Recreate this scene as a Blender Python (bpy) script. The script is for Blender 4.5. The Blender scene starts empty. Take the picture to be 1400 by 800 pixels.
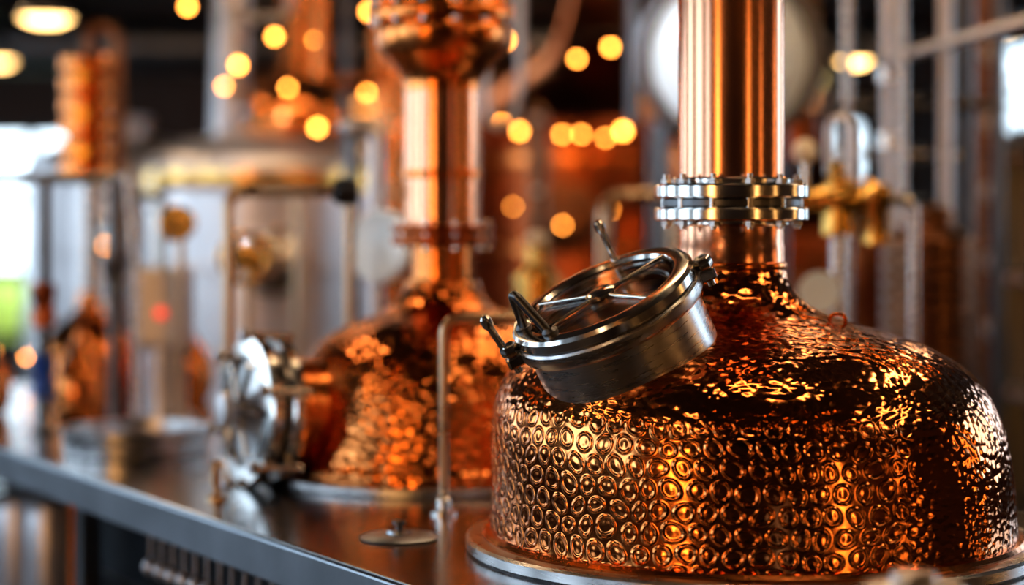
import bpy, bmesh, math, random
import numpy as np
from mathutils import Vector, Matrix, Quaternion
random.seed(7)
S = bpy.context.scene
PI = math.pi

# ---------------------------------------------------------------- materials
def new_mat(name):
    m = bpy.data.materials.new(name); m.use_nodes = True
    nt = m.node_tree
    return m, nt, nt.nodes['Principled BSDF']

def mat(name, col, metal=0.0, rough=0.4, var=0.12, scale=6.0, bump=0.0, bscale=30.0, emis=None, estr=0.0, trans=0.0, ior=1.45, rvar=0.1, stretch=None):
    m, nt, b = new_mat(name)
    N, L = nt.nodes, nt.links
    tc = N.new('ShaderNodeTexCoord'); mp = N.new('ShaderNodeMapping')
    L.new(tc.outputs['Object'], mp.inputs['Vector'])
    if stretch: mp.inputs['Scale'].default_value = stretch
    no = N.new('ShaderNodeTexNoise'); no.inputs['Scale'].default_value = scale; no.inputs['Detail'].default_value = 4
    L.new(mp.outputs[0], no.inputs['Vector'])
    cr = N.new('ShaderNodeValToRGB')
    c1 = [max(0, c*(1-var)) for c in col]; c2 = [min(1, c*(1+var)) for c in col]
    cr.color_ramp.elements[0].color = (*c1, 1); cr.color_ramp.elements[1].color = (*c2, 1)
    cr.color_ramp.elements[0].position = .3; cr.color_ramp.elements[1].position = .7
    L.new(no.outputs['Fac'], cr.inputs['Fac']); L.new(cr.outputs['Color'], b.inputs['Base Color'])
    mr = N.new('ShaderNodeMapRange')
    mr.inputs['To Min'].default_value = max(0.02, rough*(1-rvar*2)); mr.inputs['To Max'].default_value = min(1, rough*(1+rvar*2))
    L.new(no.outputs['Fac'], mr.inputs['Value']); L.new(mr.outputs[0], b.inputs['Roughness'])
    b.inputs['Metallic'].default_value = metal
    b.inputs['IOR'].default_value = ior
    b.inputs['Transmission Weight'].default_value = trans
    if bump > 0:
        n2 = N.new('ShaderNodeTexNoise'); n2.inputs['Scale'].default_value = bscale; n2.inputs['Detail'].default_value = 3
        L.new(mp.outputs[0], n2.inputs['Vector'])
        bp = N.new('ShaderNodeBump'); bp.inputs['Strength'].default_value = bump; bp.inputs['Distance'].default_value = .01
        L.new(n2.outputs['Fac'], bp.inputs['Height']); L.new(bp.outputs[0], b.inputs['Normal'])
    if emis:
        b.inputs['Emission Color'].default_value = (*emis, 1); b.inputs['Emission Strength'].default_value = estr
    return m

M_cop   = mat('copper_polished', (0.80, 0.40, 0.25), 1, .21, .06, 3)
M_copd  = mat('copper_deep', (0.74, 0.26, 0.08), 1, .2, .18, 4, .28, 14)
M_copr  = mat('copper_red', (0.38, 0.10, 0.035), 1, .3, .35, 3, .35, 10)
M_copk  = mat('copper_dark_oxidised', (0.24, 0.12, 0.07), 1, .35, .3, 6, .3, 20)
M_steel = mat('steel_polished', (0.70, 0.70, 0.70), 1, .17, .05, 5)
M_steelb= mat('steel_brushed', (0.58, 0.58, 0.60), 1, .28, .10, 8, .06, 60, stretch=(1,1,12))
M_steelw= mat('steel_satin', (0.62, 0.61, 0.65), .75, .36, .08, 3, .05, 10)
M_steeld= mat('steel_dark', (0.16, 0.165, 0.18), 1, .35, .15, 5)
M_edge  = mat('steel_edge', (0.38, 0.43, 0.50), .9, .34, .12, 5, .1, 40)
M_table = mat('steel_worktop', (0.32, 0.31, 0.31), 1, .20, .18, 3, .10, 9)
M_brass = mat('brass', (0.72, 0.44, 0.13), 1, .22, .1, 5)
M_pipeb = mat('tarnished_brass_pipe', (0.54, 0.41, 0.29), 1, .28, .12, 6)
M_black = mat('black_rubber', (0.015, 0.015, 0.017), 0, .4, .2, 8)
M_white = mat('white_enamel', (0.78, 0.88, 0.95), 0, .3, .04, 5)
M_ivory = mat('ivory_knob', (0.85, 0.78, 0.66), 0, .3, .04, 5)
M_floor = mat('floor_concrete', (0.07, 0.06, 0.055), 0, .35, .3, 1.5, .15, 20)
M_wall  = mat('wall_brick_brown', (0.065, 0.036, 0.027), 0, .7, .35, 1.2, .2, 25)
M_ceil  = mat('ceiling_dark', (0.022, 0.026, 0.034), 0, .8, .3, 2)
M_beam  = mat('beam_steel_painted', (0.035, 0.038, 0.045), 0, .5, .2, 2)
M_warm  = mat('lamp_glow_warm', (1, .8, .5), 0, .5, .02, 3, emis=(1, .40, .10), estr=7)
M_pend  = mat('pendant_glow', (1, .8, .5), 0, .5, .02, 3, emis=(1, .60, .22), estr=9)
M_bulb  = mat('bulb_glow', (1, .7, .3), 0, .5, .02, 3, emis=(1, .34, .05), estr=30)
M_wallfill= mat('wall_fill_glow', (1, .7, .4), 0, .5, .02, 3, emis=(1, .48, .14), estr=8)  # glow of the added wall panels
M_linfill = mat('linear_fill_glow', (1, .9, .7), 0, .5, .02, 3, emis=(1, .66, .36), estr=13)  # glow of the added overhead fill lamps
M_glass = mat('clear_glass', (1, 1, 1), 0, .02, .0, 3, trans=1, ior=1.45, rvar=0)
M_amber = mat('amber_bottle', (0.45, 0.14, 0.02), 0, .12, .3, 5)
M_hedge = mat('hedge_leaves', (0.45, 0.50, 0.06), 0, .8, .4, 3, .4, 12)
M_redl  = mat('indicator_red', (.9, .1, .1), 0, .4, .02, 3, emis=(1, .08, .05), estr=1.0)
M_blue  = mat('blue_plastic', (0.03, 0.10, 0.45), 0, .4, .1, 4)

def hammered(name, small, zmask, xmask, strength, jitter=.75, fine=.8, dist=.0036):
    m, nt, b = new_mat(name)
    N, L = nt.nodes, nt.links
    def M(op, a, bb=None, c=None):
        n = N.new('ShaderNodeMath'); n.operation = op
        for i, v in enumerate((a, bb, c)):
            if v is None: continue
            if isinstance(v, (int, float)): n.inputs[i].default_value = v
            else: L.new(v, n.inputs[i])
        return n.outputs[0]
    uv = N.new('ShaderNodeUVMap'); uv.uv_map = 'UVMap'
    tc = N.new('ShaderNodeTexCoord')
    nz = N.new('ShaderNodeTexNoise'); nz.inputs['Scale'].default_value = 9; nz.inputs['Detail'].default_value = 1
    L.new(tc.outputs['Object'], nz.inputs['Vector'])
    sc = N.new('ShaderNodeSeparateColor'); L.new(nz.outputs['Color'], sc.inputs[0])
    su = N.new('ShaderNodeSeparateXYZ'); L.new(uv.outputs[0], su.inputs[0])
    u = M('ADD', su.outputs[0], M('MULTIPLY', M('SUBTRACT', sc.outputs[0], .5), jitter))
    v = M('ADD', su.outputs[1], M('MULTIPLY', M('SUBTRACT', sc.outputs[1], .5), jitter))
    R3 = 1.7320508
    def lat(ou, ov):
        a = M('SUBTRACT', M('FLOORED_MODULO', M('ADD', u, .5+ou), 1.0), .5)
        c = M('SUBTRACT', M('FLOORED_MODULO', M('ADD', v, R3/2+ov), R3), R3/2)
        return M('SQRT', M('ADD', M('MULTIPLY', a, a), M('MULTIPLY', c, c)))
    d = M('MINIMUM', lat(0, 0), lat(.5, R3/2))
    # dimple: circular punched lip whose size wanders a little, and a centre pip
    r0 = M('ADD', .355, M('MULTIPLY', M('SUBTRACT', sc.outputs[2], .5), .14))
    e = M('DIVIDE', M('SUBTRACT', d, r0), .060)
    ring = M('EXPONENT', M('MULTIPLY', M('MULTIPLY', e, e), -1.0))
    e2 = M('DIVIDE', d, .17)
    core = M('MULTIPLY', M('EXPONENT', M('MULTIPLY', M('MULTIPLY', e2, e2), -1.0)), .30)
    hr = M('ADD', ring, core)
    vo = N.new('ShaderNodeTexVoronoi'); vo.feature = 'SMOOTH_F1'; vo.inputs['Scale'].default_value = small
    vo.inputs['Smoothness'].default_value = .35
    mp = N.new('ShaderNodeMapping'); mp.inputs['Scale'].default_value = (1, 1, 1.6)
    L.new(tc.outputs['Object'], mp.inputs[0]); L.new(mp.outputs[0], vo.inputs['Vector'])
    hv = M('MULTIPLY', vo.outputs['Distance'], -1.6)
    so = N.new('ShaderNodeSeparateXYZ'); L.new(tc.outputs['Object'], so.inputs[0])
    nb = N.new('ShaderNodeTexNoise'); nb.inputs['Scale'].default_value = 5; L.new(tc.outputs['Object'], nb.inputs['Vector'])
    zz = M('ADD', so.outputs[2], M('MULTIPLY', M('SUBTRACT', nb.outputs['Fac'], .5), .05))
    mr = N.new('ShaderNodeMapRange'); mr.interpolation_type = 'SMOOTHSTEP'
    mr.inputs['From Min'].default_value = zmask; mr.inputs['From Max'].default_value = zmask+.035
    mr.inputs['To Min'].default_value = 1; mr.inputs['To Max'].default_value = 0
    L.new(zz, mr.inputs['Value'])
    mx = N.new('ShaderNodeMapRange'); mx.interpolation_type = 'SMOOTHSTEP'
    mx.inputs['From Min'].default_value = xmask; mx.inputs['From Max'].default_value = xmask+.08
    mx.inputs['To Min'].default_value = 1; mx.inputs['To Max'].default_value = .0
    L.new(so.outputs[0], mx.inputs['Value'])
    mask = M('MULTIPLY', mr.outputs[0], mx.outputs[0])
    inv = M('SUBTRACT', 1.0, mask)
    h = M('ADD', M('MULTIPLY', hr, mask), M('MULTIPLY', hv, M('MULTIPLY', inv, fine)))
    bp = N.new('ShaderNodeBump'); bp.inputs['Strength'].default_value = strength; bp.inputs['Distance'].default_value = dist
    L.new(h, bp.inputs['Height']); L.new(bp.outputs[0], b.inputs['Normal'])
    cr = N.new('ShaderNodeValToRGB')
    cr.color_ramp.elements[0].color = (.58, .18, .05, 1); cr.color_ramp.elements[1].color = (.82, .31, .105, 1)
    cr.color_ramp.elements[0].position = .3; cr.color_ramp.elements[1].position = .7
    L.new(nb.outputs['Fac'], cr.inputs['Fac']); L.new(cr.outputs[0], b.inputs['Base Color'])
    b.inputs['Metallic'].default_value = 1; b.inputs['Roughness'].default_value = .13
    return m
M_ham = hammered('hammered_copper', 38, .325, .215, .66)
M_ham2 = hammered('hammered_copper_fine', 34, -5, 5, .9)

# ---------------------------------------------------------------- helpers
def finish(name, bm, m, parent=None, loc=(0,0,0), rot=None, smooth=True, ang=35):
    me = bpy.data.meshes.new(name)
    bmesh.ops.recalc_face_normals(bm, faces=bm.faces)
    bm.to_mesh(me); bm.free()
    if m: me.materials.append(m)
    if smooth:
        for p in me.polygons: p.use_smooth = True
        me.set_sharp_from_angle(angle=math.radians(ang))
    o = bpy.data.objects.new(name, me); S.collection.objects.link(o)
    o.location = loc
    if rot is not None:
        o.rotation_mode = 'QUATERNION'; o.rotation_quaternion = rot
    if parent: o.parent = parent
    return o

def group(name, loc=(0,0,0)):
    e = bpy.data.objects.new(name, None); e.empty_display_size = .1
    S.collection.objects.link(e); e.location = loc
    return e

def q_axis(axis): return Vector((0,0,1)).rotation_difference(Vector(axis).normalized())

def lathe(name, prof, m, parent=None, loc=(0,0,0), axis=(0,0,1), seg=48, ang=35):
    bm = bmesh.new(); rings = []
    for r, z in prof:
        if r < 1e-5: rings.append([bm.verts.new((0,0,z))])
        else: rings.append([bm.verts.new((r*math.cos(2*PI*i/seg), r*math.sin(2*PI*i/seg), z)) for i in range(seg)])
    for a, b in zip(rings[:-1], rings[1:]):
        for i in range(seg):
            j = (i+1) % seg
            if len(a)==1 and len(b)==1: continue
            if len(a)==1: bm.faces.new((a[0], b[i], b[j]))
            elif len(b)==1: bm.faces.new((a[i], a[j], b[0]))
            else: bm.faces.new((a[i], a[j], b[j], b[i]))
    return finish(name, bm, m, parent, loc, q_axis(axis), ang=ang)

def cyl(name, r, z0, z1, m, parent=None, loc=(0,0,0), axis=(0,0,1), seg=32, bev=.15):
    c = min(r*bev, (z1-z0)*.3)
    return lathe(name, [(0,z0),(r-c,z0),(r,z0+c),(r,z1-c),(r-c,z1),(0,z1)], m, parent, loc, axis, seg)

def fillet(pts, rad, n=8):
    P = [Vector(p) for p in pts]; out = [P[0]]
    for a, b, c in zip(P[:-2], P[1:-1], P[2:]):
        d1 = (a-b); d2 = (c-b); t = min(rad, d1.length*.49, d2.length*.49)
        s = b + d1.normalized()*t; e = b + d2.normalized()*t
        for i in range(n+1):
            k = i/n; out.append(s*(1-k)**2 + b*2*k*(1-k) + e*k*k)
    out.append(P[-1]); return out

def tube(name, pts, r, m, parent=None, rad=.08, seg=16, loc=(0,0,0), closed=False):
    P = fillet(pts, rad) if rad > 0 and len(pts) > 2 else [Vector(p) for p in pts]
    bm = bmesh.new(); rings = []
    n = len(P); prev = None; X = None
    for i in range(n):
        if closed: t = (P[(i+1)%n]-P[i-1]).normalized()
        else: t = (P[min(i+1,n-1)]-P[max(i-1,0)]).normalized()
        if X is None:
            X = t.orthogonal().normalized()
        else:
            X = (prev.rotation_difference(t) @ X); X = (X - t*X.dot(t)).normalized()
        prev = t; Y = t.cross(X)
        rings.append([bm.verts.new(P[i] + X*r*math.cos(2*PI*k/seg) + Y*r*math.sin(2*PI*k/seg)) for k in range(seg)])
    rng = range(n) if closed else range(n-1)
    for i in rng:
        a, b = rings[i], rings[(i+1)%n]
        for k in range(seg):
            j=(k+1)%seg; bm.faces.new((a[k],a[j],b[j],b[k]))
    if not closed:
        bm.faces.new(rings[0][::-1]); bm.faces.new(rings[-1])
    return finish(name, bm, m, parent, loc, ang=50)

def box(name, size, loc, m, parent=None, rotz=0, bev=.004):
    bm = bmesh.new(); bmesh.ops.create_cube(bm, size=1)
    for v in bm.verts: v.co = Vector((v.co.x*size[0], v.co.y*size[1], v.co.z*size[2]))
    if bev > 0: bmesh.ops.bevel(bm, geom=bm.edges[:], offset=min(bev, min(size)*.3), segments=2, affect='EDGES', profile=.5)
    return finish(name, bm, m, parent, loc, Quaternion((0,0,1), rotz), smooth=False)

def multi(name, items, m, parent=None):
    bm = bmesh.new()
    for kind, loc, r, h, ax in items:
        mt = Matrix.Translation(loc) @ q_axis(ax).to_matrix().to_4x4()
        if kind == 's': bmesh.ops.create_uvsphere(bm, u_segments=12, v_segments=8, radius=r, matrix=mt)
        elif kind == 'h': bmesh.ops.create_cone(bm, cap_ends=True, segments=6, radius1=r, radius2=r, depth=h, matrix=mt)
        else: bmesh.ops.create_cone(bm, cap_ends=True, segments=14, radius1=r, radius2=r, depth=h, matrix=mt)
    return finish(name, bm, m, parent)

def catmull(pts, n=10):
    P = [np.array(p, float) for p in pts]; P = [2*P[0]-P[1]] + P + [2*P[-1]-P[-2]]
    out = []
    for i in range(1, len(P)-2):
        for k in range(n):
            t = k/n
            out.append(tuple(.5*((2*P[i])+(-P[i-1]+P[i+1])*t+(2*P[i-1]-5*P[i]+4*P[i+1]-P[i+2])*t*t+(-P[i-1]+3*P[i]-3*P[i+1]+P[i+2])*t**3)))
    out.append(tuple(P[-2])); return out

# ---------------------------------------------------------------- camera
cam = bpy.data.cameras.new('camera'); co = bpy.data.objects.new('camera', cam); S.collection.objects.link(co)
co.location = (0, 0, 1.68); co.rotation_euler = (PI/2, 0, 0)
cam.sensor_width = 36; cam.lens = 69.43; cam.shift_y = -0.0786
cam.dof.use_dof = True; cam.dof.focus_distance = 4.2; cam.dof.aperture_fstop = 0.8
cam.clip_end = 200
S.camera = co

# ---------------------------------------------------------------- room shell
X0, X1, Y0, Y1, ZC = -6.5, 6.5, -3.5, 18.0, 3.8
def slab(name, lo, hi, m):
    s = [h-l for l, h in zip(lo, hi)]; c = [(l+h)/2 for l, h in zip(lo, hi)]
    return box(name, s, c, m, bev=0)
slab('floor', (X0-.2, Y0-.2, -.2), (X1+.2, Y1+.2, 0), M_floor)
slab('ceiling', (X0-.2, Y0-.2, ZC), (X1+.2, Y1+.2, ZC+.2), M_ceil)
slab('wall_front', (X0-.2, Y0-.2, 0), (X1+.2, Y0, ZC), M_wall)

def wall_with_openings(name, along, fixed, th, a0, a1, opens, m):
    bm = bmesh.new()
    def put(l0, l1, z0, z1):
        if l1-l0 < 1e-4 or z1-z0 < 1e-4: return
        if along == 'x': lo, hi = (l0, fixed, z0), (l1, fixed+th, z1)
        else: lo, hi = (fixed, l0, z0), (fixed+th, l1, z1)
        r = bmesh.ops.create_cube(bm, size=1)
        for v in r['verts']:
            v.co = Vector([(lo[i]+hi[i])/2 + v.co[i]*(hi[i]-lo[i]) for i in range(3)])
    cur = a0
    for (l, h, z0, z1) in opens:
        put(cur, l, 0, ZC); put(l, h, 0, z0); put(l, h, z1, ZC); cur = h
    put(cur, a1, 0, ZC)
    return finish(name, bm, m, smooth=False)
back_open = [(-5.9,-3.9,.45,2.45), (2.95,3.25,1.95,2.55), (4.1,5.6,1.5,3.25)]
left_open = [(-.6,.9,.9,3.2), (2.2,4.4,.9,3.2), (5.6,7.6,.9,3.2), (9.0,11.0,.6,3.0), (13,15.5,.6,3.0)]
right_added_open = [(7.0,9.0,1.3,3.2), (11,14,1.0,3.2)]  # unseen windows, added for cool reflections on the right side
wall_with_openings('wall_back', 'x', Y1, .2, X0-.2, X1+.2, back_open, M_wall)
wall_with_openings('wall_left', 'y', X0-.2, .2, Y0, Y1, left_open, M_wall)
wall_with_openings('wall_right', 'y', X1, .2, Y0, Y1, right_added_open, M_wall)
wi = 0
for along, fixed, ops in (('x', Y1+.08, back_open), ('y', X0-.12, left_open), ('y', X1+.12, right_added_open)):
    for (l, h, z0, z1) in ops:
        wi += 1
        g = group('window_%d' % wi, ((l+h)/2, fixed, z0) if along=='x' else (fixed, (l+h)/2, z0))
        W, H = h-l, z1-z0
        def fr(nm, w, hh, a, z):
            sz = (w, .06, hh) if along=='x' else (.06, w, hh)
            lc = (a, 0, z) if along=='x' else (0, a, z)
            box(nm, sz, lc, M_beam, g, bev=.005)
        fr('sill', W, .07, 0, .035); fr('head', W, .07, 0, H-.035)
        fr('jamb_a', .07, H-.14, -W/2+.035, H/2); fr('jamb_b', .07, H-.14, W/2-.035, H/2)
        nv = max(1, int(W/.45)) if along=='x' else 1
        for k in range(1, nv): fr('mullion_%d'%k, .07, H-.14, -W/2+W*k/nv, H/2)
        nh = max(1, int(H/.55))
        for k in range(1, nh): fr('transom_%d'%k, W-.14, .10 if along=='x' else .04, 0, H*k/nh)
lathe('hedge', catmull([(0,0),(1.2,.05),(1.5,.5),(1.2,1.0),(.5,1.25),(0,1.3)],4), M_hedge, None, (-5.8, 21, -.2), seg=20)
slab('ground_outside', (-40, Y1+.25, -.4), (40, 60, -.2), mat('paving_outside', (.35,.35,.33), 0, .8))

for k, y in enumerate((5, 8, 11, 14, 16.8)):
    box('ceiling_beam_%d' % (k+1), (12.98, .18, .34), (0, y, ZC-.17), M_beam, bev=.01)  # ceiling beams across the room
for k, x in enumerate((-4.2, -1.4, 1.4, 4.2)):
    box('ceiling_beam_%d' % (k+6), (.14, 21.4, .2), (x, 7.25, ZC-.44), M_beam, bev=.01)  # ceiling beams along the room
g = group('ventilation_duct', (-3.4, 15, 2.95))
tube('duct_run', [(-3,0,0),(6.5,0,0)], .2, M_steeld, g, 0, 20)
for k in range(5):
    tube('hanger_%d'%k, [(-2.6+k*2,0,.19),(-2.6+k*2,0,.85)], .012, M_steeld, g, 0, 8)

# ---------------------------------------------------------------- lights
def linear_fill(x, y, L, rotz=0, z=3.3):
    g = group('added_linear_fill', (x, y, z)); g.rotation_euler[2] = rotz  # unseen overhead lamps, added to light the room and still shoulders
    box('housing', (L+.06, .20, .06), (0,0,.04), M_beam, g)
    box('diffuser', (L, .16, .03), (0,0,-.005), M_linfill, g)
    for s in (-1, 1): tube('suspension_%d'%s, [(s*L*.4,0,.06),(s*L*.4,0,ZC-z)], .006, M_steeld, g, 0, 6)
for (x, y, L, r) in [(.95,7.1,1.3,0),(.5,5.9,1.2,0),(.75,4.0,1.0,0),(2.3,5.6,1.4,PI/2),(-1.7,6.6,1.2,PI/2),(-2.8,3.6,1.6,PI/2),(3.4,3.4,1.6,PI/2),(-1.3,9.5,1.5,0),(1.3,9.7,1.5,0),(0,13,2.0,0),(-3.2,11,1.4,PI/2),(3.2,11,1.4,PI/2),(-1.6,1.0,1.5,PI/2)]:
    linear_fill(x, y, L, r)
def wall_fill(x, y, z, w, h, n):
    g = group('added_wall_fill', (x, y, z))  # unseen glowing panels, added for warm reflections in the copper
    dx, dy = n
    box('backplate', (abs(dy)*w+.05, abs(dx)*w+.05, h+.1), (0,0,0), M_beam, g)
    box('glow_panel', (abs(dy)*(w-.02)+.04, abs(dx)*(w-.02)+.04, h), (dx*.03, dy*.03, 0), M_wallfill, g, bev=.01)
for x, w in ((-5.2,1.5), (5.3,.5)):
    wall_fill(x, Y0+.03, 1.7, w, 2.4, (0,1))
for y in (1.2, 5.6): wall_fill(X1-.03, y, 2.0, .16, 1.3, (-1,0))

def spot(x, y, z, target, power, col, ang=26):
    g = group('added_spot_fill', (x, y, z))  # spots added to brighten the receiver vessel, tank and dial
    d = (Vector(target)-Vector((x,y,z))).normalized()
    lathe('can', [(0,-.12),(.045,-.12),(.055,-.10),(.06,.05),(.055,.05),(.045,-.08),(0,-.085)], M_beam, g, (0,0,0), d, 24)
    tube('stem', [tuple(-d*.1),(0,0,ZC-z)], .012, M_beam, g, 0, 8)
    l = bpy.data.lights.new('spot_fill_lamp', 'SPOT'); l.energy = power; l.color = col; l.spot_size = math.radians(ang); l.spot_blend = .6; l.shadow_soft_size = .04
    o = bpy.data.objects.new('lamp', l); S.collection.objects.link(o); o.parent = g
    o.rotation_mode = 'QUATERNION'; o.rotation_quaternion = Vector((0,0,-1)).rotation_difference(d)
spot(-.6, 5.4, 3.3, (.93, 8.15, 2.35), 300, (.72,.86,1), 24)
spot(-2.6, 8.4, 3.2, (-1.3, 10.6, 1.4), 90, (1,.92,.88), 34)
spot(-1.3, 5.0, 3.3, (-.45, 6.65, 1.55), 40, (.85,.93,1), 16)

def pendant(x, y, z, r):
    g = group('pendant_lamp', (x, y, z))
    lathe('shade', [(.02,.14),(.03,.10),(r*.6,.07),(r,0.02),(r*1.02,0.0),(r*.98,.0),(r*.6,.06),(.02,.09)], M_steeld, g, seg=32)
    lathe('diffuser', [(0,-.03),(r*.5,-.028),(r*.93,0),(r*.93,.02),(0,.03)], M_pend, g, seg=32)
    tube('cord', [(0,0,.12),(0,0,ZC-z)], .006, M_black, g, 0, 6)
for p in [(-2.36,10,2.66,.14),(-3.37,13,2.67,.10),(1.56,9,2.37,.085),(3.2,13,2.9,.12)]: pendant(*p)

# ---------------------------------------------------------------- worktop
A = Vector((-.214, 4.13, 0)); dS = Vector((-.5203, .8540, 0)); dN = Vector((.8540, .5203, 0))
def TW(s, n, z): return tuple(A + dS*s + dN*n + Vector((0,0,z)))
rz = math.atan2(dS.y, dS.x)
s0, s1, W = -2.2, 5.2, 1.85
g = group('steel_worktop', TW((s0+s1)/2, W/2, 0)); g.rotation_euler[2] = rz
LL = s1-s0
box('top', (LL, W, .03), (0,0,.885), M_table, g, bev=.004)
box('apron_front', (LL, .03, .10), (0, W/2-.012, .842), M_edge, g, bev=.006)
box('apron_back', (LL, .03, .10), (0, -W/2+.012, .842), M_edge, g, bev=.006)
box('apron_end_a', (.03, W-.06, .10), (-LL/2+.012, 0, .842), M_edge, g)
box('apron_end_b', (.03, W-.06, .10), (LL/2-.012, 0, .842), M_edge, g)
box('under_shelf', (LL-.1, W-.14, .03), (0, 0, .26), M_steeld, g)
for i in range(6):
    for j in (-1, 1):
        box('leg_%d%d' % (i, j+1), (.06, .06, .87), (-LL/2+.08+i*(LL-.16)/5, j*(W/2-.08), .435), M_steeld, g)
box('back_panel', (LL-.3, .02, .56), (0, .25, .56), M_ceil, g)
tube('hanging_rail', [(-LL/2+.2, W/2-.14, .76), (LL/2-.2, W/2-.14, .76)], .012, M_pipeb, g, 0, 10)
items = []
for k in range(11):
    x = -LL/2 + (1.0 - s0) + k*.085
    items.append(('c', (x, W/2-.14, .70), .005, .10, (0,0,1)))
    items.append(('s', (x, W/2-.14, .64), .026, 0, (0,0,1)))
multi('tasting_cups', items, M_steelw, g)
tube('drain_pipe', [(-LL/2+(2.42-s0), W/2-.10, .275),(-LL/2+(2.42-s0), W/2-.10, .87)], .02, M_copd, g, 0, 14)

def canister(s, n, r, h, z=.275):
    g = group('steel_canister', TW(s, n, z))
    lathe('body', [(0,0),(r*.95,0),(r,.015),(r,h*.82),(r*.93,h*.87),(r*.93,h*.9),(r,h*.91),(r,h*.94),(r*.8,h*.98),(0,h)], M_steelw, g, seg=32)
    tube('handle', [(-r*.4,0,h*.97),(-r*.4,0,h+.04),(r*.4,0,h+.04),(r*.4,0,h*.97)], .007, M_steeld, g, .02, 8)
canister(3.0, .22, .095, .43); canister(3.35,.22,.1,.40); canister(4.1, .2, .10, .40); canister(.35,.3,.11,.3); canister(-.15,.35,.1,.3)

# ---------------------------------------------------------------- MAIN STILL
MX, MY, MB = .555, 4.6, .90
g = group('hammered_copper_still', (MX, MY, MB))
def cxf(z):
    t = max(0, min(1, (z-.1)/.5)); return -.044*t*t*(3-2*t)
lathe('base_ring', [(.60,0),(.655,0),(.662,.006),(.662,.026),(.655,.032),(.60,.034)], M_steelb, g, seg=128)
lathe('base_plate', [(0,.001),(.61,.001),(.61,.028),(0,.028)], M_steeld, g, seg=64)
raw = [(.606,.93),(.605,.97),(.602,1.03),(.598,1.11),(.588,1.19),(.566,1.262),(.520,1.322),(.445,1.368),(.350,1.402),(.260,1.428),(.195,1.455),(.152,1.490),(.130,1.53),(.122,1.57)]
prof = [(r, z-MB) for r, z in catmull(raw, 12)]
def dome(name, prof, seg, parent, mm, ncell, cf=None, rr=.6):
    pitch = 2*PI*rr/ncell
    arc = [0]
    for a, b in zip(prof[:-1], prof[1:]): arc.append(arc[-1]+math.hypot(b[0]-a[0], b[1]-a[1]))
    verts = []; faces = []; uvs = []
    for r, z in prof:
        for i in range(seg):
            t = 2*PI*i/seg; verts.append(((cf(z) if cf else 0)+r*math.cos(t), r*math.sin(t), z))
    for j in range(len(prof)-1):
        for i in range(seg):
            k = (i+1)%seg
            faces.append((j*seg+i, j*seg+k, (j+1)*seg+k, (j+1)*seg+i))
            u0, u1 = ncell*i/seg, ncell*(i+1)/seg; v0, v1 = arc[j]/pitch, arc[j+1]/pitch
            uvs += [(u0,v0),(u1,v0),(u1,v1),(u0,v1)]
    me = bpy.data.meshes.new(name); me.from_pydata(verts, [], faces)
    ul = me.uv_layers.new(name='UVMap')
    for l, uv in zip(ul.data, uvs): l.uv = uv
    for p in me.polygons: p.use_smooth = True
    me.materials.append(mm)
    o = bpy.data.objects.new(name, me); S.collection.objects.link(o); o.parent = parent; return o
dome('pot', prof, 240, g, M_ham, 74, cxf)
lathe('base_bead', [(.602,.028),(.622,.030),(.626,.038),(.618,.046),(.604,.048)], M_copd, g, seg=128)
nx = -.044
lathe('neck', [(.124,.655),(.124,.70),(.122,.705),(.122,.77)], M_cop, g, (nx,0,0), seg=96)
lathe('neck_seam', [(.122,.645),(.129,.648),(.131,.655),(.129,.662),(.122,.666)], M_copd, g, (nx,0,0), seg=96)
def disc(nm, r, ri, z0, z1, mm):
    b=.004
    return lathe(nm, [(ri,z0),(r-b,z0),(r,z0+b),(r,z1-b),(r-b,z1),(ri,z1)], mm, g, (nx,0,0), seg=96)
disc('flange_lower', .180, .11, .760, .790, M_steel)
disc('gasket', .166, .11, .790, .812, M_steeld)
disc('flange_upper', .180, .11, .812, .844, M_steel)
disc('collar_upper', .138, .11, .844, .860, M_steel)
disc('collar_lower', .134, .11, .748, .760, M_steel)
items = []
for k in range(12):
    a = 2*PI*(k+.3)/12; p = Vector((nx+.156*math.cos(a), .156*math.sin(a), 0))
    items += [('c', p+Vector((0,0,.804)), .0065, .126, (0,0,1)), ('h', p+Vector((0,0,.850)), .0125, .012, (0,0,1)), ('h', p+Vector((0,0,.754)), .0125, .012, (0,0,1)), ('c', p+Vector((0,0,.801)), .012, .022, (0,0,1))]
multi('flange_bolts', items, M_steelb, g)
lathe('column', [(.123,.85),(.123,1.6),(.123,2.35)], M_cop, g, (nx,0,0), seg=96)
lathe('column_cap', [(.123,2.30),(.14,2.31),(.14,2.34),(.123,2.36),(.08,2.42),(0,2.44)], M_cop, g, (nx,0,0), seg=64)
lathe('lug_base', [(0,0),(.022,0),(.022,.01),(.014,.016),(0,.018)], M_copd, g, (.185,-.10,.512), (.3,-.25,1))
tube('lug_ring', [(.17,-.10,.51),(.167,-.11,.548),(.203,-.11,.548),(.206,-.10,.505)], .0045, M_copd, g, .015, 10)

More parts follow.
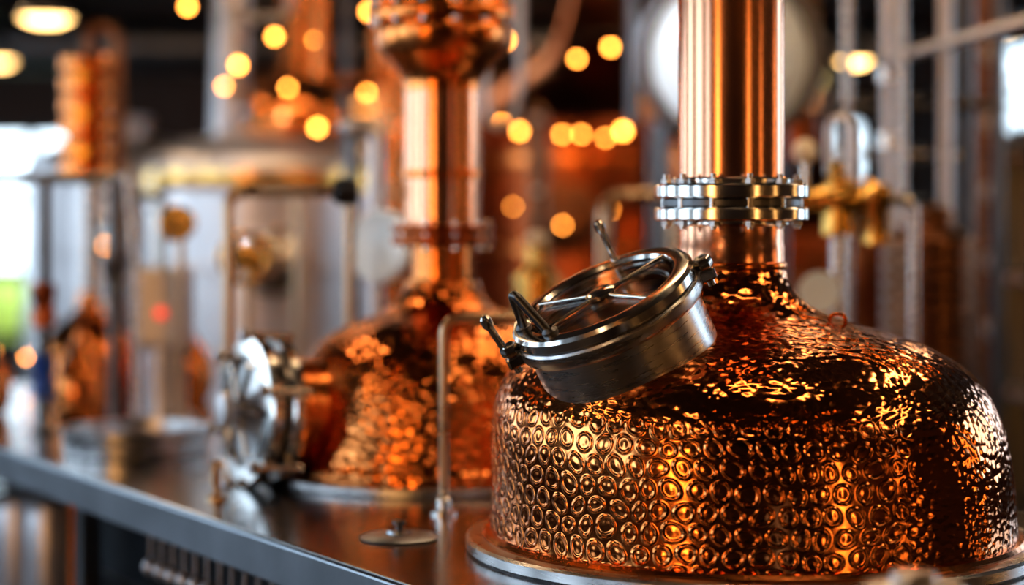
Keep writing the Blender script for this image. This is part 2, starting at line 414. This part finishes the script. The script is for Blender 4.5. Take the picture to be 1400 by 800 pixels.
# --- manway on shoulder
ax = Vector((-.40,-.26,.87)).normalized()
B = Vector((.262-MX, 4.335-MY, 1.350-MB))
mw = group('sight_glass_manway', B); mw.parent = g
mw.rotation_mode = 'QUATERNION'
zx = ax; xx = (Vector((.9,-.02,.42)) - zx*Vector((.9,-.02,.42)).dot(zx)).normalized(); yy = zx.cross(xx)
mw.rotation_quaternion = Matrix((xx, yy, zx)).transposed().to_quaternion()
R = .202
lathe('barrel', [(R-.012,-.16),(R-.004,-.16),(R-.004,.105),(R+.001,.108),(R+.001,.112)], M_steelb, mw, seg=96)
lathe('lower_hoop', [(R-.01,.104),(R+.008,.106),(R+.012,.112),(R+.012,.136),(R+.008,.141),(R-.01,.142)], M_steelb, mw, seg=96)
top = group('lid', (0,0,.008)); top.parent = mw
lathe('lid_rim', [(R-.03,.132),(R+.004,.134),(R+.010,.140),(R+.010,.158),(R+.004,.166),(R-.012,.170),(R-.028,.168),(R-.034,.160),(R-.034,.10),(R-.03,.10)], M_steel, top, seg=96)
lathe('inner_liner', [(R-.012,-.10),(R-.014,.12)], M_steelb, top, seg=64)
lathe('well_floor', [(0,.03),(R-.015,.03)], M_steeld, top, seg=48)
lathe('sight_glass', [(0,.150),(R-.036,.150),(R-.036,.160),(0,.160)], M_glass, top, seg=64)
lathe('hub', [(0,.160),(.030,.160),(.034,.163),(.034,.170),(.028,.174),(.012,.177),(0,.177)], M_steel, top, seg=40)
for k, a in enumerate((math.radians(22), math.radians(140), math.radians(205), math.radians(300))):
    tube('spoke_%d'%k, [(.03*math.cos(a),.03*math.sin(a),.1645),((R-.03)*math.cos(a),(R-.03)*math.sin(a),.1645)], .0048, M_steel, top, 0, 10)
lathe('inner_ring', [(R-.055,.124),(R-.048,.128),(R-.048,.134),(R-.055,.136)], M_steel, top, seg=64)
def Lp(a, r, z): return (r*math.cos(a), r*math.sin(a), z)
aL = math.radians(205)
tube('clamp_arch', [Lp(aL-.34, R-.020, .165), Lp(aL-.12, R-.02, .262), Lp(aL-.02, R-.02, .265), Lp(aL+.28, R-.028, .165)], .0105, M_steeld, top, .025, 12)
lathe('arch_foot_a', [(0,0),(.018,0),(.018,.01),(.011,.018)], M_steeld, top, Lp(aL-.34, R-.020, .166), seg=16)
lathe('arch_foot_b', [(0,0),(.018,0),(.018,.01),(.011,.018)], M_steeld, top, Lp(aL+.28, R-.028, .166), seg=16)
def swing_bolt(n, a, h=.13, tilt=.02):
    c = Lp(a, R+.028, 0)
    box('bolt_lug_%d'%n, (.05,.035,.028), (c[0]*.97, c[1]*.97, .113), M_steel, top, rotz=a, bev=.005)
    t = Lp(a, R+.028+tilt, 0)
    tube('bolt_rod_%d'%n, [(c[0],c[1],.085),(t[0],t[1],.085+h)], .0085, M_steel, top, 0, 12)
    lathe('bolt_tip_%d'%n, [(0,-.005),(.011,-.004),(.013,.004),(.012,.018),(.007,.024),(0,.025)], M_steel, top, (t[0],t[1],.08+h), seg=20)
    lathe('bolt_nut_%d'%n, [(.006,0),(.019,0),(.021,.004),(.021,.02),(.017,.025),(.006,.025)], M_steel, top, (c[0],c[1],.128), seg=6)
swing_bolt(1, math.radians(184), .13, .02)
swing_bolt(2, math.radians(74), .15, .0)
swing_bolt(3, math.radians(-4), .03, .0)

# ---------------------------------------------------------------- SECOND STILL
g = group('copper_pot_still', (-.208, 5.9, .9))
raw = [(.50,.0),(.50,.03),(.488,.06),(.465,.16),(.43,.27),(.375,.36),(.29,.42),(.20,.455),(.145,.485),(.12,.52),(.108,.56)]
lathe('base_ring', [(.44,0),(.53,0),(.535,.005),(.535,.02),(.53,.026),(.44,.026)], M_steelb, g, seg=80)
dome('pot', catmull([(r,z+.02) for r,z in raw],6), 120, g, M_ham2, 60)
lathe('column_lower', [(.092,.55),(.092,.70)], M_copd, g, seg=64)
lathe('flange_a', [(.08,.68),(.15,.682),(.152,.69),(.152,.704),(.15,.71),(.12,.711),(.12,.717),(.15,.718),(.152,.724),(.152,.738),(.15,.742),(.08,.744)], M_copr, g, seg=64)
lathe('column', [(.115,.74),(.115,1.15)], M_cop, g, seg=64)
lathe('column_band', [(.115,.88),(.123,.885),(.123,.90),(.115,.905)], M_copd, g, seg=64)
lathe('onion_head', catmull([(.115,1.14),(.12,1.18),(.15,1.22),(.188,1.26),(.20,1.31),(.195,1.345)],6)+[(.215,1.35),(.218,1.36),(.218,1.385),(.215,1.39)]+catmull([(.20,1.395),(.19,1.44),(.15,1.50),(.10,1.55),(.09,1.60),(.09,2.3),(.0,2.34)],6), M_copd, g, seg=80)
items=[]
for k in range(14):
    a=2*PI*k/14; items.append(('c',(.205*math.cos(a),.205*math.sin(a),1.37),.010,.07,(0,0,1)))
for k in range(10):
    a=2*PI*k/10; items.append(('c',(.138*math.cos(a),.138*math.sin(a),.712),.008,.085,(0,0,1)))
multi('bolts', items, M_steel, g)
ax2 = Vector((-.88,-.47,.06)).normalized(); c2 = Vector((-.335,-.17,.20))
lathe('side_neck', [(.155,-.06),(.155,.20)], M_copd, g, c2, ax2, 48)
lathe('side_flange', [(.13,.14),(.210,.142),(.216,.15),(.216,.175),(.210,.18),(.175,.182),(.175,.206),(.210,.208),(.216,.214),(.216,.240),(.208,.247),(.16,.250)], M_steel, g, c2, ax2, 64)
lathe('side_door', [(.165,.248),(.155,.235),(.10,.236),(.06,.245),(0,.247)], M_steelb, g, c2, ax2, 64)
lathe('side_knob', [(0,.24),(.02,.245),(.02,.29),(.048,.295),(.055,.305),(.048,.32),(0,.325)], M_steelw, g, c2, ax2, 32)
q = q_axis(ax2)
for k in range(3):
    a = PI*k/3; v1 = c2+q@Vector((.15*math.cos(a),.15*math.sin(a),.262)); v2 = c2+q@Vector((-.15*math.cos(a),-.15*math.sin(a),.262))
    tube('door_rib_%d'%k, [v1,v2], .010, M_steel, g, 0, 10)
for k in range(6):
    a = 2*PI*k/6+.3
    p = c2 + q @ Vector((.22*math.cos(a), .22*math.sin(a), .13)); p2 = c2 + q @ Vector((.22*math.cos(a), .22*math.sin(a), .27))
    tube('clamp_rod_%d'%k, [p, p2], .010, M_steel, g, 0, 10)
    lathe('clamp_knob_%d'%k, [(0,-.012),(.016,-.008),(.020,.004),(.015,.018),(0,.022)], M_steelw, g, p2, ax2, 16)

# ---------------------------------------------------------------- pipes on worktop
g = group('steel_pipe_loop', (-.176, 5.1, .9))
tube('pipe', [(0,0,0),(0,0,.506),(.215,.02,.506),(.215,.02,0)], .0125, M_pipeb, g, .045, 16)
for k, x in enumerate((0,.215)):
    lathe('foot_%d'%k, [(0,0),(.035,0),(.035,.008),(.02,.012),(.02,.04),(.0125,.045)], M_steel, g, (x, .02 if k else 0, 0), seg=24)
g = group('bent_pipe_riser', (-.891, 6.2, .9))
tube('pipe', [(0,0,0),(0,0,.845),(.36,.0,.845),(.36,.25,.845)], .018, M_pipeb, g, .06, 16)
lathe('foot', [(0,0),(.045,0),(.045,.01),(.026,.014),(.026,.05),(.018,.055)], M_steel, g, seg=24)
lathe('valve_hub', [(0,-.04),(.03,-.04),(.045,-.02),(.045,.02),(.03,.04),(0,.04)], M_black, g, (.37,0,.845), (1,0,0), 24)
tube('drop', [(.36,.25,.845),(.36,.25,.0)], .018, M_pipeb, g, 0, 16)
g = group('round_gauge', (-.47, 6.7, .9))
tube('riser', [(-.10,.35,1.07),(-.10,0,1.07),(.01,0,1.07),(.01,0,0)], .028, M_steelw, g, .06, 16)
tube('back_drop', [(-.10,.35,1.07),(-.10,.35,0)], .022, M_steeld, g, 0, 12)
lathe('dial', [(0,-.02),(.115,-.02),(.125,-.012),(.125,.012),(.115,.018),(.10,.012),(0,.012)], M_white, g, (.03,-.07,.665), (-.55,-.83,.1), 48)
tube('stem', [(.01,0,.66),(.03,-.07,.665)], .015, M_steel, g, 0, 10)

g = group('steel_basin', (-1.22, 6.4, .9))
lathe('bowl', [(0,.0),(.225,.0),(.232,.006),(.236,.075),(.243,.08),(.243,.088),(.230,.086),(.224,.02),(0,.012)], M_steelb, g, seg=64)
g = group('drain_cover', (-.27, 4.72, .9))
lathe('plate', [(0,.0),(.09,0),(.095,.004),(.085,.009),(.03,.012),(.028,.02),(0,.022)], M_edge, g, seg=40)
lathe('knob', [(.008,.018),(.008,.03),(.016,.034),(.016,.042),(0,.046)], M_steeld, g, seg=20)
g = group('brass_spigot', (-.80, 5.35, .9))
lathe('foot', [(0,0),(.03,0),(.03,.008),(.012,.015),(.010,.08),(.015,.085),(.015,.10),(0,.11)], M_pipeb, g, seg=24)
tube('spout', [(0,0,.08),(.0,-.05,.09),(.0,-.06,.05)], .008, M_pipeb, g, .02, 10)
g = group('steel_vent_cap', (.64, 3.15, .9))
lathe('body', [(0,0),(.07,0),(.07,.012),(.045,.02),(.045,.12),(.088,.128),(.092,.14),(.092,.172),(.08,.185),(.04,.192),(.035,.205),(.0,.210)], M_steelb, g, seg=48)

g = group('control_box', (-1.32, 7.5, .9))
cyl('pedestal', .085, 0, .27, M_steelw, g); cyl('pedestal_foot', .12, 0, .02, M_steelb, g)
box('cabinet', (.20,.14,.30), (0,0,.42), M_steelw, g, bev=.012)
lathe('indicator', [(0,0),(.022,0),(.022,.01),(.018,.02),(0,.024)], M_redl, g, (.0,-.075,.40), (0,-1,0), 20)
tube('conduit', [(0,0,.57),(0,0,.84),(-.25,.0,.84)], .014, M_steeld, g, .05)
box('cabinet_door', (.17,.012,.26), (0,-.073,.42), M_steelw, g, bev=.004)

def wheel_valve(x, y, z, r, base_z):
    g = group('brass_wheel_valve', (x, y, base_z)); h = z-base_z
    tube('riser', [(0,0,0),(0,0,h)], .015, M_pipeb, g, 0, 12)
    lathe('body', [(0,-.05),(.03,-.05),(.045,-.02),(.05,0),(.045,.02),(.03,.05),(0,.05)], M_brass, g, (0,0,h), (1,0,0), 24)
    pts = [(r*math.cos(2*PI*k/24), -.09, h+r*math.sin(2*PI*k/24)) for k in range(24)]
    tube('handwheel', pts, .011, M_brass, g, 0, 8, closed=True)
    for k in range(3):
        a = PI*k/3; tube('wheel_spoke_%d'%k, [(-r*math.cos(a),-.09,h-r*math.sin(a)),(r*math.cos(a),-.09,h+r*math.sin(a))], .008, M_brass, g, 0, 8)
    tube('stem', [(0,0,h),(0,-.10,h)], .01, M_steel, g, 0, 8)
    cyl('foot', .04, 0, .015, M_steel, g)
wheel_valve(-.93, 6.95, 1.52, .085, .9); wheel_valve(-1.20, 7.15, 1.64, .055, .9)

g = group('pipe_rack', (-1.66, 7.0, .9))
for k, x in enumerate((-.55, 0, .25)):
    tube('post_%d'%k, [(x,0,0),(x,0,.90)], .022, M_steeld, g, 0, 12); cyl('post_foot_%d'%k, .045, 0, .012, M_steeld, g, (x,0,0))
tube('top_rail', [(-.6,0,.90),(.30,0,.90)], .02, M_steeld, g, 0, 12)
tube('hose', [(.25,0,.88),(.30,-.03,.92),(.33,-.03,.6),(.33,-.03,.1),(.33,-.03,.0)], .012, M_steelb, g, .04, 10)
for k, (x, z) in enumerate(((0,.45),(.25,.55),(0,.2))):
    lathe('coupling_%d'%k, [(.022,-.08),(.04,-.075),(.04,-.02),(.03,0),(.04,.02),(.04,.075),(.022,.08)], (M_copr,M_steeld,M_blue)[k], g, (x,0,z), seg=24)
g = group('pipe_goalpost', (-1.53, 8.6, .9))
tube('pipe', [(0,0,0),(0,0,.90),(.60,0,.90),(.60,0,0)], .020, M_pipeb, g, .06, 12)

def column_still(x, y, bz, potr, colr, zc0, zc1, n, m1=M_copd, m2=M_copr):
    g = group('copper_column_still', (x, y, bz))
    lathe('pot', catmull([(potr*.9,0),(potr,.05),(potr,.16),(potr*.85,.26),(potr*.5,.33),(.05,.38),(.035,.45)],6), m1, g, seg=40)
    tube('riser', [(0,0,.42),(0,0,zc0-bz+.02)], .035, M_steelb, g, 0, 16)
    pr = []
    H = (zc1-zc0)/n
    for k in range(n):
        z = zc0-bz+k*H
        pr += [(colr*.78,z),(colr,z+H*.18),(colr,z+H*.72),(colr*.78,z+H*.9)]
    lathe('plates', [(0,zc0-bz)]+pr+[(0,zc1-bz)], m2, g, seg=40, ang=25)
    tube('lyne_arm', [(0,0,zc1-bz-.02),(0,0,zc1-bz+.12),(.12,.0,zc1-bz+.1),(.13,0,zc1-bz-.3),(.13,0,.02)], .025, M_copk, g, .07, 14)
    for k in range(3):
        cyl('port_%d'%k, .03, 0, .04, M_brass, g, (0,-colr*.9,zc0-bz+(.2+.3*k)*(zc1-zc0)), (0,-1,0), 20)
column_still(-1.76, 8.2, .9, .2, .115, 1.82, 2.34, 6, M_copd, M_copd)
def small_pot(x, y, r, z=.9):
    g = group('small_copper_pot', (x, y, z))
    lathe('body', catmull([(r*.8,0),(r,.06),(r*.95,.16),(r*.5,.24),(r*.22,.30),(r*.2,.36),(r*.35,.39),(0,.40)],5), M_copd, g, seg=32)
    tube('handle', [(-r*.9,0,.14),(-r*1.25,0,.2),(-r*.6,0,.27)], .01, M_brass, g, .04, 8)
small_pot(-1.62, 7.4, .1); small_pot(-2.05, 7.6, .12); small_pot(-1.36, 8.2, .12)

# ---------------------------------------------------------------- background vessels
def ferment_tank(x, y, r, zt, mm):
    g = group('steel_fermentation_tank', (x, y, 0))
    for k in range(4):
        a = PI/4+k*PI/2; tube('leg_%d'%k, [(r*.8*math.cos(a), r*.8*math.sin(a), 0),(r*.8*math.cos(a), r*.8*math.sin(a), .5)], .035, M_steelb, g, 0, 12)
    pr = [(0,.35),(r*.6,.42),(r,.55)]
    for z in (.9, 1.35, zt-.12): pr += [(r,z),(r+.012,z+.01),(r+.012,z+.04),(r,z+.05)]
    pr += [(r,zt)] + catmull([(r,zt),(r*.93,zt+.07),(r*.7,zt+.15),(r*.35,zt+.2),(.16,zt+.22)],5)
    pr += [(.16,zt+.3),(.19,zt+.305),(.19,zt+.335),(.16,zt+.34)]
    lathe('shell', pr+[(0,zt+.36)], mm, g, seg=80)
    lathe('hatch', [(0,0),(.16,0),(.17,.01),(.17,.05),(.13,.07),(0,.09)], M_steel, g, (.1,-r*.99,zt-.5), (.1,-1,0), 32)
    return g
g = ferment_tank(-1.344, 11.0, .69, 1.92, M_steelw)
tube('white_duct', [(-.25,.1,2.05),(-.20,.1,3.75)], .10, M_steelw, g, 0, 24)
lathe('gold_reflection_band', [(.69,1.80),(.71,1.805),(.71,1.90),(.69,1.905)], M_brass, g, seg=80)  # gold reflection on the steel tank, modelled as a brass ring
lathe('copper_dome', catmull([(.30,2.10),(.32,2.16),(.28,2.30),(.18,2.40),(.12,2.5),(.12,3.7)],5), M_copd, g, (.18,-.1,0), seg=40)
ferment_tank(-2.75, 14.0, .7, 2.0, M_steelw)
ferment_tank(3.9, 13.5, .75, 2.1, M_steelb)

def big_still(x, y, r, zs, ztop, colr, mm, cz=3.75):
    g = group('large_copper_still', (x, y, 0))
    cyl('brick_plinth', r*1.02, 0, .35, M_wall, g, seg=48)
    pr = catmull([(r*.97,.35),(r,.45),(r,zs),(r*.93,zs+.2),(r*.65,zs+.42),(r*.32,zs+.62),(colr*1.2,ztop),(colr,ztop+.15)],6)
    lathe('pot', pr, mm, g, seg=72)
    for j, zb in enumerate((zs-.05, zs-.55, zs-1.0)):
        lathe('belt_%d'%j, [(r,zb),(r+.03,zb+.005),(r+.03,zb+.05),(r,zb+.055)], M_copd, g, seg=72)
    lathe('column', [(colr,ztop+.12),(colr,cz)], M_copd, g, seg=40)
    lathe('column_flange', [(colr,ztop+.3),(colr*1.5,ztop+.31),(colr*1.5,ztop+.37),(colr,ztop+.38)], M_brass, g, seg=40)
    its=[]
    for k in range(28):
        a = 2*PI*k/28; its.append(('s',(r*1.01*math.cos(a), r*1.01*math.sin(a), zs-.12),.018,0,(0,0,1)))
    multi('rivets', its, M_brass, g)
    lathe('hatch', [(0,0),(.18,0),(.2,.02),(.2,.06),(.14,.08),(0,.10)], M_copk, g, (-.2,-r*.97,zs-.35), (-.2,-1,0), 32)
    return g
big_still(.50, 11.8, .92, 2.0, 2.85, .16, M_copr)
big_still(-.75, 14.5, .8, 1.6, 2.5, .18, M_copr)
big_still(2.1, 14.5, .85, 1.4, 2.3, .16, M_copr)
def tall_column(x, y, r, z1, mm):
    g = group('tall_copper_column', (x, y, 0))
    pr = [(0,0),(r*1.5,0),(r*1.5,.05),(r,.08)]
    z = .6
    while z < z1-.2:
        pr += [(r,z),(r*1.35,z+.01),(r*1.35,z+.035),(r,z+.045)]; z += .34
    lathe('shell', pr+[(r,z1),(r*.4,z1+r*.8),(0,z1+r)], mm, g, seg=32)
    for k in range(5):
        cyl('sight_port_%d'%k, r*.45, 0, .05, M_steelw, g, (0,-r*.95,1.1+k*.34), (0,-1,0), 16)
tall_column(-.62, 9.9, .075, 3.1, M_copd); tall_column(.98, 10.3, .08, 3.2, M_copk)
tall_column(.12, 9.3, .045, 2.15, M_copk); tall_column(2.35, 9.8, .09, 3.1, M_copk)
g = group('pipe_goalpost', (.36, 7.7, 0))
tube('pipe', [(0,0,0),(0,0,1.745),(.27,0,1.745),(.27,0,0)], .026, M_pipeb, g, .08, 14)
g = group('brass_condenser_stack', (.095, 7.55, 0))
pr=[(0,0),(.05,0),(.05,1.20)]
for k in range(4):
    z=1.22+k*.06; pr += [(.075,z),(.09,z+.008),(.09,z+.04),(.075,z+.048)]
lathe('stack', pr+[(.04,1.48),(.04,1.55),(0,1.56)], M_brass, g, seg=32)
lathe('porcelain_knob', [(0,1.55),(.04,1.56),(.045,1.58),(.03,1.60),(0,1.605)], M_ivory, g, seg=24)
g = group('curved_overhead_pipe', (.035, 8.0, ZC))
tube('pipe', [(0,0,0),(0,0,-1.62),(-.035,0,-1.77),(-.11,0,-1.78),(-.14,0,-1.68),(-.14,0,-1.5)], .016, M_steelw, g, .06, 12)
g = group('overhead_pipe_run', (0, 8.8, ZC))
tube('pipe_a', [(-.85,0,0),(-.85,0,-1.55),(-.60,0,-1.55),(-.60,0,-1.0),(.45,0,-1.0),(.45,0,0)], .03, M_copd, g, .08, 12)
tube('pipe_b', [(-.75,.2,0),(-.75,.2,-1.9),(-.75,.2,-2.0)], .02, M_steeld, g, .08, 12)
tube('pipe_c', [(.53,-.2,0),(.53,-.2,-1.75)], .03, M_steeld, g, .08, 12)
tube('pipe_d', [(-1.0,.1,0),(-1.0,.1,-1.25),(-1.3,.1,-1.25),(-1.3,.1,0)], .02, M_steelw, g, .08, 12)

g = group('round_receiver_vessel', (.905, 8.2, 0))
lathe('dished_head', [(0,-.06)]+catmull([(.0,-.06),(.15,-.052),(.27,-.03),(.33,0)],4)+[(.34,.004)], M_white, g, (0,0,2.33), (0,1,0), 72)
lathe('rim', [(.332,.0),(.338,-.03),(.355,-.035),(.385,-.03),(.387,.045),(.37,.05),(.355,.055)], M_steeld, g, (0,0,2.33), (0,1,0), 72)
lathe('hub', [(0,-.11),(.05,-.10),(.06,-.07),(.06,-.05)], M_steel, g, (0,0,2.33), (0,1,0), 32)
lathe('shell', [(.355,.05),(.355,1.0),(.25,1.08),(0,1.12)], M_steelw, g, (0,0,2.33), (0,1,0), 72)
for k, (x, yy_) in enumerate(((-.25,.3),(.25,.3),(-.25,.9),(.25,.9))):
    tube('leg_%d'%k, [(x,yy_,0),(x,yy_,2.11)], .03, M_steeld, g, 0, 12)
# ---------------------------------------------------------------- right side
g = group('steel_pipe_rack', (1.43, 7.5, 0))
for k, (x, y, r, mm) in enumerate(((0,0,.03,M_steelw),(.03,-.1,.018,M_steelb),(.215,0,.028,M_steelw),(-.14,.1,.02,M_steelb),(.33,.2,.045,M_steeld),(.10,.3,.03,M_steeld),(.44,.1,.025,M_steeld))):
    tube('post_%d'%k, [(x,y,0),(x,y,ZC-.02)], r, mm, g, 0, 14)
    cyl('post_foot_%d'%k, r*2, 0, .015, mm, g, (x,y,0))
tube('rail_a', [(-.02,-.03,.57+1.68),(.85,-.8,2.48)], .022, M_steelw, g, 0, 12)
tube('rail_b', [(-.2,.1,2.08),(.46,.1,2.1)], .02, M_steeld, g, 0, 12)
tube('rail_c', [(-.2,.12,1.9),(.3,.12,1.9)], .014, M_steelb, g, 0, 12)
for k,z in enumerate((1.95,2.2,1.72)):
    lathe('union_%d'%k, [(.03,-.03),(.045,-.028),(.045,.028),(.03,.03)], M_steel, g, (0,0,z), seg=20)
g = group('copper_condenser', (1.48, 7.0, 0))
lathe('base', [(0,0),(.2,0),(.2,.9),(.17,1.0),(.17,1.1)], M_steeld, g, seg=40)
pr=[]
for k in range(9):
    z=1.1+k*.055; pr += [(.145,z),(.168,z+.008),(.168,z+.038),(.145,z+.046)]
lathe('rings', pr+[(.14,1.6),(.09,1.63),(.09,1.68),(.06,1.70),(0,1.71)], M_copk, g, seg=48, ang=25)
g = group('brass_valve_manifold', (1.02, 6.2, 0))
tube('riser', [(0,0,0),(0,0,1.60)], .022, M_steelb, g, 0, 12); cyl('foot', .05, 0, .015, M_steel, g)
lathe('tee_body', [(0,-.14),(.035,-.14),(.04,-.11),(.035,-.10),(.045,-.05),(.06,0),(.045,.05),(.035,.10),(.04,.11),(.04,.14),(0,.14)], M_brass, g, (.02,0,1.72), (1,0,.05), 28)
lathe('bonnet', [(.05,-.13),(.04,-.02),(.045,0),(.045,.03),(.025,.05),(.02,.10),(0,.10)], M_brass, g, (0,0,1.74), (0,0,1), 24)
lathe('bonnet_b', [(0,-.1),(.04,-.1),(.035,0),(.05,.03),(.05,.07),(.02,.09),(0,.10)], M_brass, g, (.12,0,1.68), (0,0,1), 24)
lathe('knob', [(0,-.04),(.025,-.036),(.04,-.01),(.036,.02),(.02,.038),(0,.042)], M_ivory, g, (-.10,0,1.87), (0,0,1), 28)
tube('knob_stem', [(-.10,0,1.72),(-.10,0,1.84)], .012, M_steel, g, 0, 8)
lathe('dial', [(0,-.012),(.06,-.012),(.066,-.006),(.066,.008),(.058,.012),(.055,.008),(0,.008)], M_white, g, (-.065,-.06,1.43), (-.1,-1,.1), 36)
tube('dial_stem', [(0,0,1.43),(-.065,-.06,1.43)], .01, M_steel, g, 0, 8)
tube('steel_loop', [(.05,0,1.6),(.05,0,1.97),(-.02,.05,1.98),(-.02,.05,1.80)], .012, M_steelw, g, .05, 12)
tube('side_pipe', [(.14,0,1.72),(.24,0,1.72),(.24,0,1.30),(.24,0,0)], .018, M_steelb, g, .04, 12)
g = group('steel_shelving', (2.72, 8.2, 0))
for k, (x,y) in enumerate(((-.62,-.25),(.7,-.25),(-.62,.25),(.7,.25))): box('upright_%d'%k, (.04,.04,2.0), (x,y,1.0), M_steeld, g)
for k, z in enumerate((.45,.92,1.40,1.9)): box('shelf_%d'%k, (1.36,.54,.035), (.04,0,z), M_steelw if k in (1,2) else M_steeld, g)
box('back_sheet', (1.36,.01,1.9), (.04,.28,1.0), M_steeld, g)
def bottle_profile(r,h): return [(0,0),(r,.0),(r,h*.6),(r*.9,h*.68),(r*.35,h*.78),(r*.33,h*.96),(r*.4,h*.97),(r*.4,h),(0,h)]
for j, z in enumerate((.4675,.9375,1.4175)):
    for k in range(8):
        lathe('bottle_%d%d'%(j,k), bottle_profile(.045,.26+.04*((k*7)%3)), random.choice((M_amber, M_steelw, M_copd, M_white)), g, (-.5+k*.15, -.1+.1*((k*5)%3-1), z), seg=16)
g = group('copper_coil', (2.45, 8.2, 1.9175))
pts=[]
for k in range(16*5+1):
    a=2*PI*k/16; pts.append((.13*math.cos(a), .13*math.sin(a), .016+ .035*k/16))
tube('coil', pts, .014, M_cop, g, 0, 10)
g = group('back_bar_shelf', (.6, 17.6, 0))
box('cabinet', (6.2,.5,.95), (0,0,.475), M_wall, g)
for k, z in enumerate((1.3,1.75,2.2,2.65)): box('shelf_%d'%k, (6.2,.3,.03), (0,.1,z), M_pipeb, g)
for k in range(5): box('divider_%d'%k, (.05,.3,1.9), (-3.1+k*1.55,.1,1.85), M_beam, g)
for k, z in enumerate((1.72,2.17,2.62,3.0)): box('shelf_light_%d'%k, (5.2,.03,.02), (-.45,.22,z), M_warm, g)
items=[]
for z in (1.3,1.75,2.2,2.65):
    for k in range(36):
        if k%11==0: continue
        x=-3.05+k*.14
        items.append(('c',(x,.05,z+.015+.11),.045,.22,(0,0,1))); items.append(('c',(x,.05,z+.015+.26),.016,.09,(0,0,1)))
multi('bottles', items, M_amber, g)

# ---------------------------------------------------------------- string lights
def strings(a, b, sag, n, r=.022, drop=.0):
    g = group('string_lights', a); A_=Vector(a); B_=Vector(b); its=[]; w=[]; wires=[]
    for k in range(41):
        t=k/40; w.append((A_.lerp(B_,t)-A_)-Vector((0,0,sag*4*t*(1-t))))
    tube('cable', w, .005, M_black, g, 0, 6)
    for k in range(n):
        t=(k+.5+random.uniform(-.4,.4))/n; dz = random.uniform(0,drop)
        p=(A_.lerp(B_,t)-A_)-Vector((0,0,sag*4*t*(1-t)+.03+dz)); its.append(('s',p,r*random.uniform(.4,1.1),0,(0,0,1)))
        wires.append(('c', p+Vector((0,0,.015+dz/2)), .003, .03+dz, (0,0,1)))
    multi('bulbs', its, M_bulb, g); multi('drops', wires, M_black, g)
strings((-.35,10.2,2.25), (.62,10.2,2.20), .06, 9, .020, .12)
strings((-.2,9.6,2.65), (.8,9.8,2.62), .08, 7, .017, .12)
strings((-1.7,9.4,2.75), (-.5,9.6,2.75), .1, 5, .018, .25)
strings((-1.5,10,2.42), (-.7,10.1,2.4), .05, 4, .018, .25)
strings((-.3,10.6,1.85), (1.2,10.6,1.8), .1, 6,.013, .2)
strings((-2.6,12,1.6), (-1.6,12.2,1.3), .1, 5,.010, .2)
strings((1.6,11,2.1), (3.2,11,2.0), .15, 5,.011, .3)
strings((-3.0,9.0,1.20), (-1.6,9.1,1.15), .05, 14,.009, .15)
strings((-2.5,2.2,2.9), (2.8,2.4,2.9), .15, 9,.03)  # unseen string on the camera side, added for glints on the dome
strings((-3.5,7.6,3.1), (-1.0,4.0,3.2), .15, 8,.03)  # another unseen overhead string, added for copper sparkle
strings((.2,6.6,3.0), (2.6,6.4,3.0), .15, 9,.03)  # also unseen, added above the stills for small highlights

# ---------------------------------------------------------------- world + view
w = bpy.data.worlds.new('world'); S.world = w; w.use_nodes = True
nt = w.node_tree; bg = nt.nodes['Background']
tc = nt.nodes.new('ShaderNodeTexCoord'); sp = nt.nodes.new('ShaderNodeSeparateXYZ'); cr = nt.nodes.new('ShaderNodeValToRGB')
nt.links.new(tc.outputs['Generated'], sp.inputs[0]); nt.links.new(sp.outputs[2], cr.inputs[0]); nt.links.new(cr.outputs[0], bg.inputs[0])
cr.color_ramp.elements[0].color=(.72,.88,1,1); cr.color_ramp.elements[1].color=(.48,.70,1,1)
bg.inputs[1].default_value = 4.0
S.view_settings.view_transform = 'Standard'
try: S.view_settings.look = 'Medium High Contrast'
except Exception as ex: print('look', ex)
S.view_settings.exposure = 0.1
